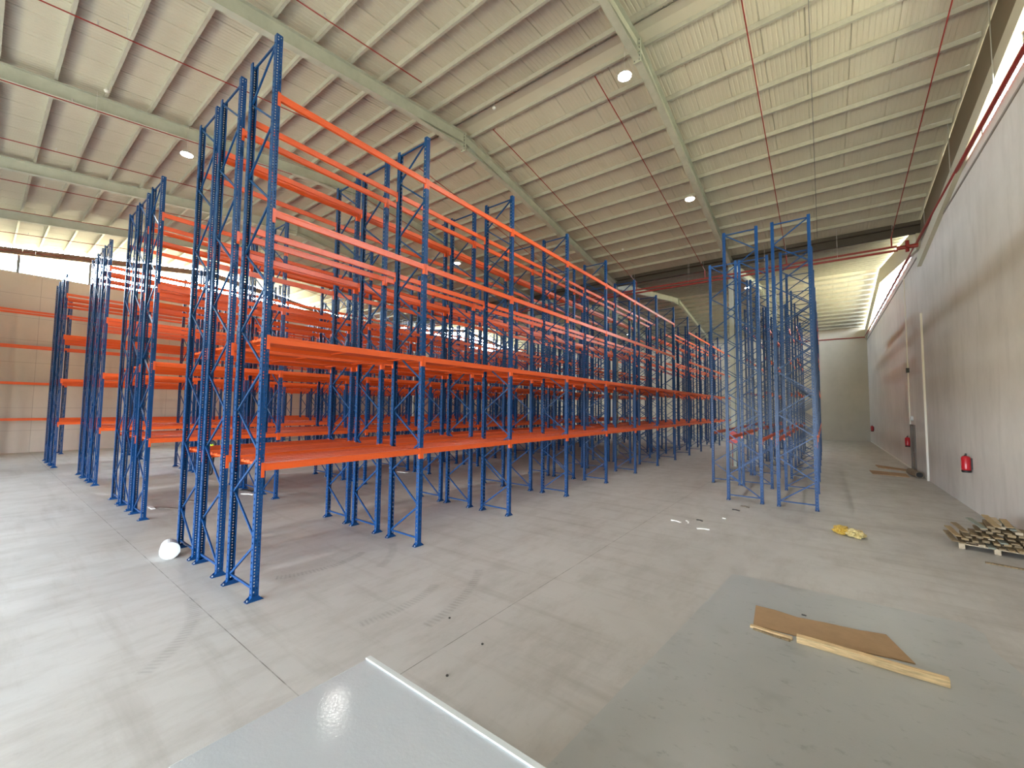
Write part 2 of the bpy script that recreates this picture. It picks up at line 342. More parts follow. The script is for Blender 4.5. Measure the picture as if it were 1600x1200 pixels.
RAFT = [-24.12, -17.27, -10.42, -3.62, 3.28]
RLAB = ['leftmost grey roof rafter, nearest the left wall windows', 'grey roof rafter second from the left wall windows',
        'grey roof rafter seen behind the tops of the nearest blue posts', 'big grey roof rafter passing over the nearest rack block', 'grey roof rafter on the right with a lamp beside its apex']
def rafter(x, ry, y0, y1, label):
    root = thing('roof_rafter', label, 'beam', (x, ry, 0))
    for sgn, ye in ((-1, y0), (1, y1)):
        f = MB(); n = 10; ys = [ry + (ye - ry) * k / n for k in range(n + 1)]
        top = lambda y: roof_z(y) - .20
        def bot(y):
            d = abs(y - ry); h = .66
            if d < 2.6: h += .19 * (1 - d / 2.6)
            return roof_z(y) - h
        L = ys + [ry + sgn * 2.6]; L = sorted(set(L), key=lambda v: abs(v - ry))
        for a, b in zip(L[:-1], L[1:]):
            for z0a, z1a, z0b, z1b, wd in ((top(a) - .014, top(a), top(b) - .014, top(b), .2), (bot(a), bot(a) + .014, bot(b), bot(b) + .014, .2), (bot(a) + .014, top(a) - .014, bot(b) + .014, top(b) - .014, .012)):
                vs = [(sx * wd / 2, y - ry, z) for y, z in ((a, z0a), (a, z1a), (b, z0b), (b, z1b)) for sx in (-1, 1)]
                f.add(vs, [(0, 1, 3, 2), (4, 6, 7, 5), (0, 4, 5, 1), (2, 3, 7, 6), (0, 2, 6, 4), (1, 5, 7, 3)])
        # middle flange of the haunch
        a, b = ry + sgn * .03, ry + sgn * 2.6
        f.add([(sx * .1, y - ry, z) for y, z in ((a, roof_z(a) - .62), (a, roof_z(a) - .606), (b, roof_z(b) - .66), (b, roof_z(b) - .646)) for sx in (-1, 1)],
              [(0, 1, 3, 2), (4, 6, 7, 5), (0, 4, 5, 1), (2, 3, 7, 6), (0, 2, 6, 4), (1, 5, 7, 3)])
        f.obj('rafter_half', STEEL, root)
    f = MB(); f.box(-.11, .11, -.02, .02, RZ - .92, RZ - .2); 
    for k in range(6):
        for sx in (-.07, .07): f.box(sx - .015, sx + .015, -.04, .04, RZ - .88 + k * .12, RZ - .85 + k * .12, 1)
    f.obj('end_plate', [STEEL, MULL], root)
    return root
for x, l in zip(RAFT, RLAB): rafter(x, RY1, YB, YV - .12, l)
for k, x in enumerate(RAFT): rafter(x, RY2, YV + .12, YF, 'far grey rafter beyond the valley gutter, ' + ['nearest the left wall', 'second from the left wall', 'third from the left wall', 'its apex showing above the racks', 'behind the bare blue frames on the right'][k])
COLL = ['steel column under the valley gutter second from the left wall', 'steel column under the valley gutter third from the left wall', 'steel column under the valley gutter inside the second rack block', 'grey steel column showing through the far half of the nearest rack block', 'grey steel column standing left of the bare blue frames with red hose reel']
for x, l in zip([-24.12, -17.27, -10.6, -3.62, 3.28], COLL):
    root = thing('steel_column', l, 'column', (x, 22.85, 0)); h = 11.3
    f = MB()
    for sy in (-1, 1): f.box(-.11, .11, sy * .12 - .008, sy * .12 + .008, 0, h)
    f.box(-.006, .006, -.112, .112, 0, h); f.obj('shaft', STEEL, root)
    f = MB(); f.box(-.16, .16, -.18, .18, 0, .025); f.obj('base_plate', STEEL, root)

ORD = 'first second third fourth fifth sixth seventh eighth ninth tenth eleventh twelfth thirteenth fourteenth fifteenth sixteenth seventeenth eighteenth nineteenth twentieth twenty-first twenty-second twenty-third twenty-fourth twenty-fifth twenty-sixth twenty-seventh twenty-eighth'.split()
def purlin(y, lab, grp, sd):
    f = MB(); z = roof_z(y) - .005; t = .006
    f.prism([(y - .035, z), (y + .035, z), (y + .035, z - .03), (y + .029, z - .03), (y + .029, z - t), (y - .029, z - t), (y - .029, z - .145), (y + .035, z - .145), (y + .035, z - .12), (y + .041, z - .12), (y + .041, z - .15), (y - .035, z - .15)], 'x', XL + .2, XR - .1)
    tag(f.obj('roof_purlin', GALV), lab, 'purlin', grp)
y = 7.57; q = 0
while y > YB: purlin(y, 'long grey roof purlin on the near slope, %s from the ridge' % ORD[q], 'purlins on the near slope', 1); y -= 1.05; q += 1
y = 8.57; q = 0
while y < YV - .4: purlin(y, 'long grey roof purlin between ridge and valley gutter, %s from the ridge' % ORD[q], 'purlins between ridge and gutter', 1); y += 1.09; q += 1
y = YV + .5; q = 0
while y < YF - .2: purlin(y, 'far grey roof purlin beyond the valley gutter, %s from the gutter' % ORD[q], 'purlins beyond the gutter', 1); y += 1.09; q += 1

# sprinkler branch pipes
def sprinkler(x, y0, y1, label, r=.016):
    root = thing('sprinkler_pipe', label, 'pipe', (x, y0, 0), group='red sprinkler branch pipes under the roof')
    dz = .82; f = MB(); n = 6
    ys = sorted(set([y0 + (y1 - y0) * k / n for k in range(n + 1)]))
    f.tube([(0, yy - y0, roof_z(yy) - dz) for yy in ys], r); f.obj('pipe_run', PIPE, root)
    k = 0; yy = y0 + .15
    while yy < y1 - .1:
        f = MB(); z = roof_z(yy) - dz; f.tube([(0, yy - y0, z + .02), (0, yy - y0, z + .10)], .012, 6); f.tube([(0, yy - y0, z + .10), (0, yy - y0, z + .125)], .028, 8)
        f.obj('sprinkler_head', BOLTM, root)
        f = MB(); f.tube([(0, yy - y0 + .5, z), (0, yy - y0 + .5, roof_z(yy + .5) - .19)], .005, 5); f.obj('hanger_rod', BOLTM, root)
        yy += 3.3
PX = [9.95, 5.95, 2.05, -1.95, -6.0, -10.1, -14.0, -18.0, -22.0, -26.0, -30.0]
nth = ['nearest the right wall', 'second from the right wall', 'third from the right wall', 'fourth from the right wall', 'fifth from the right wall', 'sixth from the right wall', 'seventh from the right wall', 'eighth from the right wall', 'ninth from the right wall', 'tenth from the right wall', 'beside the left wall']
for x, t in zip(PX, nth):
    sprinkler(x, RY1 - .2, 22.2, 'thin red sprinkler pipe falling from ridge to gutter, ' + t)
    if x < 0: sprinkler(x, YB + .1, 4.7, 'thin red sprinkler pipe on the near roof slope, ' + t)
for z, l, n_ in ((10.60, 'upper red main pipe running across the building under the gutter', .05), (10.34, 'lower red main pipe running across the building under the gutter', .05)):
    root = thing('main_pipe', l, 'pipe', (0, 22.2 if z > 10.5 else 21.95, z)); f = MB(); f.tube([(XL + .3, 0, 0), (10.12, 0, 0)], n_, 10); f.obj('pipe_run', PIPE, root)
    for x in (-25, -19, -11, -4, 1.2, 5.0, 8.0): f = MB(); f.tube([(x, 0, 0), (x, 0, roof_z(22.2) - .01 - z)], .006, 5); f.obj('hanger_rod', BOLTM, root)
for x, t in zip(PX[:6], nth):
    root = thing('pipe_riser', 'short red riser dropping from a sprinkler pipe to the mains, ' + t, 'pipe', (x, 22.2, 0))
    f = MB(); f.tube([(0, 0, 10.65), (0, 0, roof_z(22.2) - .84)], .03); f.obj('pipe_run', PIPE, root)
f = MB(); f.tube([(XR - .13, YB + .2, 10.83), (XR - .13, YF - .3, 10.83)], .055, 10); tag(f.obj('wall_pipe', PIPE), 'red main pipe running along the top of the right wall', 'pipe')
f = MB(); f.tube([(XR - .13, YF - .15, 10.72), (2.0, YF - .15, 10.72)], .055, 10); tag(f.obj('wall_pipe', PIPE), 'red main pipe across the top of the far wall', 'pipe')
f = MB(); f.tube([(10.10, 22.08, 10.47), (10.80, 22.08, 10.47)], .09, 10); f.tube([(10.45, 22.08, 10.25), (10.45, 22.08, 10.75)], .07, 10); f.tube([(10.45, 21.9, 10.47), (10.45, 22.3, 10.47)], .06, 10)
mp_ = [o for o in bpy.data.objects if o.name == 'main_pipe'][0]; v_ = f.obj('valve', PIPE, mp_); v_.location = (0, -22.2, -10.60)
# conduit rods hanging by the right wall
for y, l in ((11.84, 'nearest'), (16.2, 'middle'), (20.56, 'farthest')):
    f = MB(); f.tube([(XR - .2, y, 10.85), (XR - .2, y, roof_z(y) - .13)], .012, 6); tag(f.obj('hanger_rod', BOLTM), 'thin steel rod hanging to the right wall pipe, %s of the three' % l, 'rod', 'hanger rods by the right wall')
f = MB(); f.tube([(7.25, RY1, RZ - .3), (7.25, 22, roof_z(22) - .25)], .010, 6); tag(f.obj('roof_cable', MULL), 'dark cable strung down the roof slope right of the right rafter', 'cable')

# high bay lamps
def lamp(x, y, z, label):
    root = thing('high_bay_lamp', label, 'lamp', (x, y, z), group='hanging high bay lamps')
    f = MB(); f.tube([(0, 0, .12), (0, 0, .10), (0, 0, .03), (0, 0, 0)], [.07, .12, .17, .19], 20); f.obj('housing', LAMPB, root)
    f = MB(); f.tube([(0, 0, 0), (0, 0, -.012)], .175, 20); f.obj('lens', LAMPE, root)
    f = MB(); f.tube([(0, 0, .12), (0, 0, roof_z(y) - .2 - z)], .008, 5); f.obj('suspension_rod', BOLTM, root)
    l = bpy.data.lights.new('lamp_light', 'SPOT'); l.spot_size = math.radians(130); l.spot_blend = .6; l.energy = 600; l.color = (1, .98, .91); l.shadow_soft_size = .17
    o = bpy.data.objects.new('lamp_light', l); COL.objects.link(o); o.parent = root; o.location = (0, 0, -.05)
lamp(3.14, 7.6, 12.3, 'glowing high bay lamp hanging by the ridge at the apex of the right rafter')
lamp(3.10, 14.68, 11.8, 'glowing high bay lamp hanging halfway down the roof slope by the right rafter')
lamp(-10.3, 1.24, 11.85, 'glowing high bay lamp hanging left of the nearest blue posts')
lamp(-10.3, 14.6, 11.85, 'glowing high bay lamp seen between orange beams of the nearest rack block')
lamp(-10.3, 7.54, 12.3, 'high bay lamp hidden behind the top orange beams of the nearest racks')
lamp(3.17, 30.2, 11.8, 'far high bay lamp seen behind the bare blue frames on the right')
lamp(-10.6, 43.0, 11.7, 'tiny far high bay lamp behind the nearest rack block')
lamp(-24.0, 8.0, 12.2, 'high bay lamp above the leftmost rack block')
def detector(x, y, z, lab):
    root = thing('smoke_detector', lab, 'detector', (x, y, z))
    f = MB(); f.tube([(0, 0, .05), (0, 0, .02), (0, 0, -.03)], [.05, .07, .045], 14); f.obj('housing', WHITEP, root, smooth=True)
    f = MB(); f.tube([(0, 0, .05), (0, 0, roof_z(y) - .19 - z)], .008, 5); f.obj('stem', BOLTM, root)
detector(-1.5, 7.5, 13.4, 'small round white detector below the ridge purlin')
detector(-1.35, 18.5, 11.9, 'small round white detector on the slope near the gutter')
detector(-9.7, -.9, 12.5, 'small round white detector under the near slope at the upper left')

# ------------------------------------------------------------------ pallet racks
P, H = 3.319, 9.446
LV = [2.0646, 4.1538, 6.2906, 8.3215]
PW, PD = .10, .09           # upright width along the row, depth
def strip(mb, o, du, dv, wid, hgt, cols, pitch, z0, hr, hh):
    """perforated steel strip: origin o, width direction du, height z; cols = hole centres across; hexagonal holes"""
    nrow = int((hgt - 2 * z0) / pitch); edges_ = [0.0]
    for i in range(len(cols) - 1): edges_.append((cols[i] + cols[i + 1]) / 2)
    edges_.append(wid); o = Vector(o); du = Vector(du)
    def p(u, v): return o + du * u + Vector((0, 0, v))
    ztop = z0 + nrow * pitch
    mb.add([p(0, 0), p(wid, 0), p(wid, z0), p(0, z0)], [(0, 1, 2, 3)]); mb.add([p(0, ztop), p(wid, ztop), p(wid, hgt), p(0, hgt)], [(0, 1, 2, 3)])
    for c, a, b in zip(cols, edges_[:-1], edges_[1:]):
        for r in range(nrow):
            v0, v1 = z0 + r * pitch, z0 + (r + 1) * pitch; vc = (v0 + v1) / 2
            hx = [(c, vc + hh), (c - hr, vc + hh * .55), (c - hr, vc - hh * .55), (c, vc - hh), (c + hr, vc - hh * .55), (c + hr, vc + hh * .55)]
            vs = [p(a, v0), p(c, v0), p(b, v0), p(b, v1), p(c, v1), p(a, v1)] + [p(*q) for q in hx]
            mb.add(vs, [(0, 1, 9, 8, 7, 6, 4, 5), (1, 2, 3, 4, 6, 11, 10, 9)])
def post_mesh():
    f = MB(); y = PW / 2; xw, xo = PD / 2, -PD / 2
    strip(f, (xw, -y, 0), (0, 1, 0), 0, PW, H, [.027, .073], .05, .02, .009, .014)
    for s in (-1, 1):
        strip(f, (xo, s * y, 0), (1, 0, 0), 0, PD, H, [.042], .10, .05, .0155, .018)
        f.add([(xo, s * y, 0), (xo, s * (y - .02), 0), (xo, s * (y - .02), H), (xo, s * y, H)], [(0, 1, 2, 3)])
    m = f.mesh('post', BLUE); o = link('tmp', m); sm = o.modifiers.new('s', 'SOLIDIFY'); sm.thickness = .0022; sm.offset = 0
    dg = bpy.context.evaluated_depsgraph_get(); m2 = bpy.data.meshes.new_from_object(o.evaluated_get(dg)); bpy.data.objects.remove(o); m2.name = 'post'
    return m2
POST = post_mesh()
def foot_mesh():
    f = MB(); f.box(-.055, .055, -.125, .125, 0, .008)
    for s in (-1, 1): f.add([(s * .05, -.12, .008), (s * .05, .12, .008), (s * .05, .052, .07), (s * .05, -.052, .07), (s * .046, -.12, .008), (s * .046, .12, .008), (s * .046, .052, .07), (s * .046, -.052, .07)], [(0, 1, 2, 3), (7, 6, 5, 4), (0, 3, 7, 4), (1, 5, 6, 2), (3, 2, 6, 7)])
    for yy in (-.095, .095): f.tube([(0, yy, .008), (0, yy, .03)], .011, 6, 1)
    return f.mesh('foot_plate', [BLUE, BOLTM])
FOOT = foot_mesh()
def brace_mesh(mirror, D=1.0):
    """bracing of an upright frame between its two posts; x from 0 back to -D"""
    f = MB(); xa, xb = -D + .02, -.02
    def X(side): return (xa if side == 0 else xb) if not mirror else (xb if side == 0 else xa)
    def bar(p, q, s=.0):
        f.obox(p, q, .026, .034, (0, 0, 1) if abs(p[2] - q[2]) < .01 else (0, 0, 1))
    bar((xa, .0, .17), (xb, .0, .17)); bar((xa, 0, 9.36), (xb, 0, 9.36)); z = .16
    for k in range(13):
        o_ = .014 if k % 2 else -.014
        bar((X(k % 2), o_, z + k * .7075 + .01), (X((k + 1) % 2), o_, z + (k + 1) * .7075 - .01))
    return f.mesh('upright_frame', BLUE)
BR = [brace_mesh(False), brace_mesh(True)]
BL = P - PW
def beam_parts(f):
    h = .12
    f.prism([(-.05, .0), (0, 0), (0, .078), (-.004, .082), (-.004, .090), (0, .094), (0, h), (-.034, h), (-.034, h - .02), (-.05, h - .02)], 'y', .0, BL)
def conn_parts(f, y, s):
    """end connector at beam end y (s = +1: connector lies towards +y, on the post)"""
    f.box(.002, .008, min(y, y + s * .046), max(y, y + s * .046), -.105, .135); f.box(-.052, .008, min(y, y - s * .005), max(y, y - s * .005), -.105, .135)
    for z in (-.08, -.02, .04, .10): f.box(.008, .0115, min(y + s * .018, y + s * .032), max(y + s * .018, y + s * .032), z, z + .022)
f = MB(); beam_parts(f); BEAM = f.mesh('beam', ORANGE)
f = MB(); beam_parts(f); conn_parts(f, 0, -1); conn_parts(f, BL, 1); BEAMC = f.mesh('beam', ORANGE)
f = MB(); conn_parts(f, 0, -1); C0 = f.mesh('end_connector', ORANGE)
f = MB(); conn_parts(f, BL, 1); C1 = f.mesh('end_connector', ORANGE)
def deck_mesh():
    f = MB(); x = -.935; n = 7; wd = .870 / n
    for k in range(n):
        a, b = x + k * wd + .008, x + (k + 1) * wd - .008; m_ = (a + b) / 2; t = .05 - (.010 if k % 2 else 0) ; r = .006
        f.prism([(a, .006), (a + r, 0), (m_ - .004, 0), (m_, .006), (m_ + .004, 0), (b - r, 0), (b, .006), (b, t - r), (b - r, t), (m_ + .02, t), (m_ + .016, t - .01), (a + .016, t - .01), (a + .012, t), (a + r, t), (a, t - r)], 'y', .056, P - .056)
    for y in (.25, P / 2, P - .25): f.box(-.95, -.05, y - .02, y + .02, -.022, -.001)
    return f.mesh('shelf_deck', DECKM)
DECK = deck_mesh()

def rack(X, Y0, n, label, frametype, levels, decks=(), near=0, first=0, group=None):
    """one rack row: front posts on x = X, back posts on X - 1; frames at Y0 + k P"""
    root = thing('pallet_rack', label, 'rack', (X, Y0 + first * P, 0), group=group)
    for k in range(first, n):
        y = (k - first) * P
        fr = link('upright_frame', BR[frametype], root, (0, y, 0))
        link('post', POST, fr, (0, 0, 0)); link('post', POST, fr, (-1, 0, 0), math.pi)
        link('foot_plate', FOOT, fr, (0, 0, 0)); link('foot_plate', FOOT, fr, (-1, 0, 0))
    for k in range(first, n - 1):
        y = (k - first) * P + PW / 2
        for li in levels(k):
            z = LV[li] - .025
            for side in (0, 1):
                me = BEAM if k < near else BEAMC
                if side == 0: b = link('beam', me, root, (PD / 2 + .002, y, z))
                else: b = link('beam', me, root, (-1 - PD / 2 - .002, y + BL, z), math.pi)
                if k < near: link('end_connector', C0, b); link('end_connector', C1, b)
        for li in decks:
            if (k, li) in decks_skip or k > 9: continue
            link('shelf_deck', DECK, root, (0, (k - first) * P, LV[li] + .043))
    return root
decks_skip = set()
GR = 'blue and orange pallet rack rows'
g1, g2 = .534, .3136
NB = 14
blocks = [(0, 0, 'A', 'the block nearest the camera'), (-7.2433, .047, 'B', 'the second rack block from the right foreground'), (-14.5776, .073, 'C', 'the third rack block, left of it'), (-21.9392, -.374, 'D', 'the leftmost rack block')]
rowname = ['right-hand row', 'middle row', 'left-hand row']
blockname = {'A': 'of blue and orange racks in the nearest block', 'B': 'of blue and orange racks in the second block to the left', 'C': 'of blue and orange racks in the third block to the left', 'D': 'of blue and orange racks in the leftmost block'}
def lv_main(k): return (0, 1) if k == 7 else (0, 1, 2, 3)
for X, Y0, key, _ in blocks:
    for r, dx in enumerate((0, -1 - g1, -2 - g1 - g2)):
        decks_skip = {(6, 0), (6, 1)} if (key, r) in (('A', 2), ('B', 2), ('D', 1)) else set()
        extra = ''
        rack(X + dx, Y0, NB, '%s %s%s' % (rowname[r], blockname[key], extra), 0 if r == 0 else 1, lv_main,
             (0, 1) if key in 'ABC' else (), near={'A': 3, 'B': 1, 'C': 1, 'D': 0}[key], group=GR)
decks_skip = set()
rack(-29.3, -6.138, 15, 'single pallet rack row standing against the left wall', 0, lambda k: (0, 1, 2, 3), (), 0, group=GR)
XF, gf1, gf2 = 7.0564, .4678, .1347
lvf = lambda k: (0,) if k < 4 else (0, 1, 2, 3)
rack(XF, 13.195, 8, 'tall blue frames with one low beam level, right-hand row nearest the right wall', 0, lvf, group=GR)
rack(XF - 1 - gf1, 13.195, 8, 'tall blue frames with one low beam level, middle row of the right-hand block', 1, lvf, group=GR)
rack(XF - 2 - gf1 - gf2, 13.195, 8, 'tall blue frames beside the aisle and grey column, left row of the right-hand block', 1, lvf, first=1, group=GR)

# ------------------------------------------------------------------ foreground platform and painted patch
ph = 1.08
root = thing('loading_platform', 'glossy pale grey raised platform corner in the bottom foreground', 'platform', (4.316, -.805, 0))
f = MB(); f.box(0, 6.5, -5.0, 0, 0, ph); bevel(f.obj('deck', PLATM, root), .01)
f = MB(); f.box(0, 6.5, -.045, 0, ph, ph + .012); bevel(f.obj('edge_rim', RIMM, root), .004)
f = MB(); pts = [(5.30, .25), (5.84, 6.03), (8.86, 6.17), (9.02, 5.9), (8.98, 5.4), (9.12, 4.8), (8.95, 4.3), (9.05, 3.7), (8.8, 3.1), (8.85, 2.2), (8.7, 1.2), (8.75, .1)]
f.prism(pts, 'z', .0, .004); tag(f.obj('floor_paint_patch', PATCH), 'cool grey painted patch on the concrete floor under the cardboard and timber', 'paint')

# cardboard and timbers on the patch
def sheet(name, poly, z, th, m, label, cat):
    f = MB(); f.prism(poly, 'z', z, z + th); return tag(f.obj(name, m), label, cat)
cb = [(6.36, 4.83), (6.62, 4.84), (6.9, 4.79), (7.25, 4.86), (7.6, 4.90), (7.91, 4.99), (8.0, 4.7), (8.12, 4.33), (7.9, 4.30), (7.6, 4.24), (7.2, 4.20), (6.9, 4.17), (6.6, 4.14), (6.41, 4.10)]
sheet('cardboard_sheet', cb, .0045, .012, CARD, 'flat brown cardboard sheet lying on the grey floor patch', 'cardboard')
def board(name, a, b, wd, th, z, m, label, cat='board', group=None, tilt=0, parent=None):
    f = MB(); d = Vector((b[0] - a[0], b[1] - a[1], 0)); L = d.length; n = 8; vs = []
    prof = []
    for k in range(n + 1):
        t = k / n; wv = .004 * math.sin(7 * t + a[0] * 9); prof.append((t * L, wv))
    for (x, wv) in prof:
        for y, zz in ((-wd / 2 + wv, 0), (wd / 2 + wv, 0), (wd / 2 + wv, th), (-wd / 2 + wv, th)): vs.append((x, y, zz))
    fs = [(0, 3, 2, 1), tuple(4 * n + i for i in range(4))]
    for k in range(n):
        for i in range(4): fs.append((4 * k + i, 4 * k + (i + 1) % 4, 4 * k + 4 + (i + 1) % 4, 4 * k + 4 + i))
    f.add(vs, fs); o = f.obj(name, m); o.location = (a[0], a[1], z); o.rotation_euler = (0, -tilt, math.atan2(d.y, d.x)); bevel(o, .003, 1)
    return tag(o, label, cat, group)
board('timber_plank', (6.93, 4.03), (8.36, 4.01), .09, .085, .0045, WOODP, 'pale fresh pine plank lying along the front edge of the cardboard', 'plank')
board('broken_lath', (6.38, 4.06), (6.88, 4.03), .06, .03, .0045, WOODP, 'short splintered pine lath poking out left of the pale plank', 'plank')
board('broken_lath', (6.42, 4.00), (6.86, 3.955), .03, .02, .0045, WOODD, 'thin dark splintered strip beside the left end of the pale plank', 'plank')

# ------------------------------------------------------------------ pallet with broken wood
pal = thing('wooden_pallet', 'wooden pallet under the heap of broken boards by the right wall', 'pallet', (9.68, 10.98, 0), -.16)
def pb(name, x0, x1, y0, y1, z0, z1, m=WOODL):
    f = MB(); f.box(x0, x1, y0, y1, z0, z1); bevel(f.obj(name, m, pal), .003, 1)
for x in (0, .53, 1.06): pb('bottom_board', x, x + .1, 0, 1.1, 0, .02)
for x in (0, .53, 1.06):
    for y in (0, .48, .96): pb('block', x, x + .1, y, y + .14, .02, .10)
for y in (0, .24, .48, .72, .98): pb('top_board', 0, 1.16, y, y + .12, .10, .122)
cs, sn = math.cos(-.16), math.sin(-.16)
def pw(x, y): return (9.68 + x * cs - y * sn, 10.98 + x * sn + y * cs)
mats = [WOODD, WOODB, WOODD, WOODB, WOODG, WOODD, WOODB, WOODD, WOODB, WOODD, WOODL]
n = 0
LAYN = ['bottom', 'second', 'third', 'fourth', 'fifth', 'sixth', 'seventh', 'top']
DXS = [-.06, -.02, -.08, -.04, -.0, -.07, -.03, -.05]
for lay, (cnt, x0, x1) in enumerate(((8, .0, 1.14), (7, .03, 1.12), (6, .08, 1.10), (5, .16, 1.06), (5, .24, 1.04), (4, .32, 1.0), (3, .42, .92), (2, .52, .86))):
    for k in range(cnt):
        x = x0 + (x1 - x0) * (k + .5) / cnt; L = random.uniform(.5, .85); y = random.uniform(-.13, .13) + lay * .04
        dx = DXS[lay]; a, b = pw(x, y), pw(x + dx + random.uniform(-.035, .035), y + L)
        t = random.choice((.03, .045, .056)); wd = min(.14, (x1 - x0) / cnt - .035) * random.uniform(.75, 1)
        board('broken_board', a, b, wd, t, .130 + lay * .064, mats[(n * 5 + lay) % 11], 'broken board, %s from the left in the %s layer of the pallet heap' % (ORD[k], LAYN[lay]), 'board', 'broken boards heaped on the pallet', tilt=random.uniform(-.004, .02)); n += 1
for i, (x, y, z, L, ang, t, m) in enumerate(((.40, .04, .45, .60, 1.95, .16, WOODG), (.60, .04, .52, .62, 1.85, .22, WOODB), (.78, .10, .54, .5, 1.72, .16, WOODB), (-.05, .02, .07, .7, 1.78, .12, WOODD), (.0, .0, .20, .7, 1.82, .10, WOODB), (.12, -.02, .32, .65, 1.86, .10, WOODD))):
    a = pw(x, y); b = (a[0] + L * math.cos(ang - .16), a[1] + L * math.sin(ang - .16))
    board('broken_board', a, b, .11, .025, z + .06, m, ['greenish grey board leaning up on the wood heap', 'brown slatted board leaning up at the top of the wood heap', 'right brown board leaning at the top of the wood heap', 'lowest board overhanging the left of the pallet', 'brown board overhanging the left side of the wood heap', 'upper dark board at the left shoulder of the wood heap'][i], 'board', None, tilt=t)
board('loose_board', (9.88, 10.0), (10.9, 9.86), .09, .022, 0, WOODD, 'long dark board lying alone on the floor in front of the pallet', 'board')

# ------------------------------------------------------------------ things along the right wall
def extinguisher(y, z, label):
    root = thing('fire_extinguisher', label, 'extinguisher', (XR, y, z)); x = -.14
    f = MB(); f.tube([(x, 0, 0), (x, 0, .02), (x, 0, .07)], [.10, .11, .11], 20); f.obj('base_ring', BLACK, root, smooth=True)
    f = MB(); f.tube([(x, 0, .07), (x, 0, .12), (x, 0, .46), (x, 0, .50), (x, 0, .52)], [.11, .11, .11, .085, .04], 20); f.obj('cylinder', RED, root, smooth=True)
    f = MB(); f.tube([(x, 0, .52), (x, 0, .58)], .022, 10); f.box(x - .015, x + .015, -.10, .03, .585, .60); f.box(x - .012, x + .012, -.10, .0, .555, .565); f.obj('valve_handle', BLACK, root)
    f = MB(); f.tube([(x, .02, .56), (x - .02, .08, .52), (x - .02, .135, .42), (x - .02, .13, .15)], .013, 8); f.obj('hose', BLACK, root)
    f = MB(); f.box(x + .10, 0, -.04, .04, .1, .45); f.obj('wall_bracket', BLACK, root)
    f = MB(); f.box(x - .112, x - .105, -.04, .04, .22, .36); f.obj('label_plate', mat('pale_red_label', (.55, .18, .16), .5), root)
extinguisher(16.4, 1.2, 'red fire extinguisher on the right wall above the wood heap')
extinguisher(27.9, 1.2, 'red fire extinguisher on the right wall just beyond the door')
extinguisher(48.5, 1.2, 'farthest red fire extinguisher on the right wall near the corner')
f = MB(); f.tube([(XR - .10, 27.0, 2.75), (XR, 27.0, 2.75)], .12, 16); bl = tag(f.obj('bulkhead_light', WHITEP), 'small round bulkhead light above the grey door', 'light')
f = MB(); f.box(XR - .12, XR, 27.45, 27.65, 5.2, 5.45); tag(f.obj('alarm_box', BLACK), 'small black box high on the right wall by the pale strip', 'box')
f = MB(); f.tube([(10.62, 25.5, .155), (10.78, 24.1, .155)], .15, 20); r_ = tag(f.obj('carpet_roll', mat('brown_roll_wrap', (.22, .16, .10), .8)), 'brown cardboard roll lying on the floor below the grey door', 'roll')
f = MB(); f.tube([(10.7785, 24.11, .155), (10.782, 24.09, .155)], .125, 20); f.obj('dark_core', BLACK, r_)
sheet('floor_board', [(9.58, 28.9), (9.60, 27.5), (10.85, 26.55), (10.9, 27.4)], 0, .03, CARD, 'flat brown board on the floor behind the roll', 'board')
sheet('floor_board', [(9.11, 25.8), (9.14, 24.3), (10.45, 24.1), (10.45, 25.4)], 0, .03, CARD, 'flat brown board on the floor left of the roll', 'board')

# hose reel and white drum by the column
root = thing('hose_reel', 'round red hose reel mounted on the grey column beside the bare blue frames', 'hose reel', (3.30, 22.5, 1.60))
f = MB(); f.tube([(0, -.10, 0), (0, -.08, 0)], .34, 28); f.tube([(0, .08, 0), (0, .10, 0)], .34, 28); f.obj('reel_disc', mat('reel_red', (.60, .03, .03), .4), root)
f = MB(); f.tube([(0, -.08, 0), (0, .08, 0)], .27, 24); f.obj('hose_coil', mat('dark_red_hose', (.28, .02, .02), .5), root)
f = MB(); f.tube([(0, -.115, 0), (0, -.10, 0)], .12, 20); f.obj('hub', WHITEP, root)
f = MB(); f.tube([(-.05, 0, -.3), (-.05, 0, -1.58)], .02, 8); f.obj('feed_pipe', PIPE, root)
root = thing('white_drum', 'white plastic drum standing on the floor behind the right-hand frames', 'drum', (4.15, 23.7, 0))
f = MB(); f.tube([(0, 0, 0), (0, 0, .03), (0, 0, .5), (0, 0, .54)], [.16, .17, .17, .13], 18); f.obj('body', WHITEP, root, smooth=True)
f = MB(); f.tube([(0, 0, .54), (0, 0, .57)], .13, 18); f.obj('lid', WHITEP2, root)

# white bucket lying on its side at the near rack foot
root = thing('plastic_bucket', 'white plastic bucket lying on its side beside the nearest rack foot', 'bucket', (-3.42, -.28, .165))
root.rotation_euler = (0, 0, math.radians(-12))
f = MB(); f.tube([(-.21, 0, 0), (-.20, 0, 0), (.17, 0, .0), (.20, 0, 0)], [.135, .14, .163, .163], 28); f.obj('body', WHITEP, root, smooth=False)
f = MB(); f.tube([(.20, 0, 0), (.222, 0, 0)], .168, 28); f.tube([(.222, 0, 0), (.226, 0, 0)], .145, 28); f.obj('lid', WHITEP2, root)
f = MB(); f.tube([(.17, .165, 0), (.12, .17, -.08), (.05, .14, -.13), (-.02, .0, -.155)], .004, 6); f.obj('wire_handle', BOLTM, root)

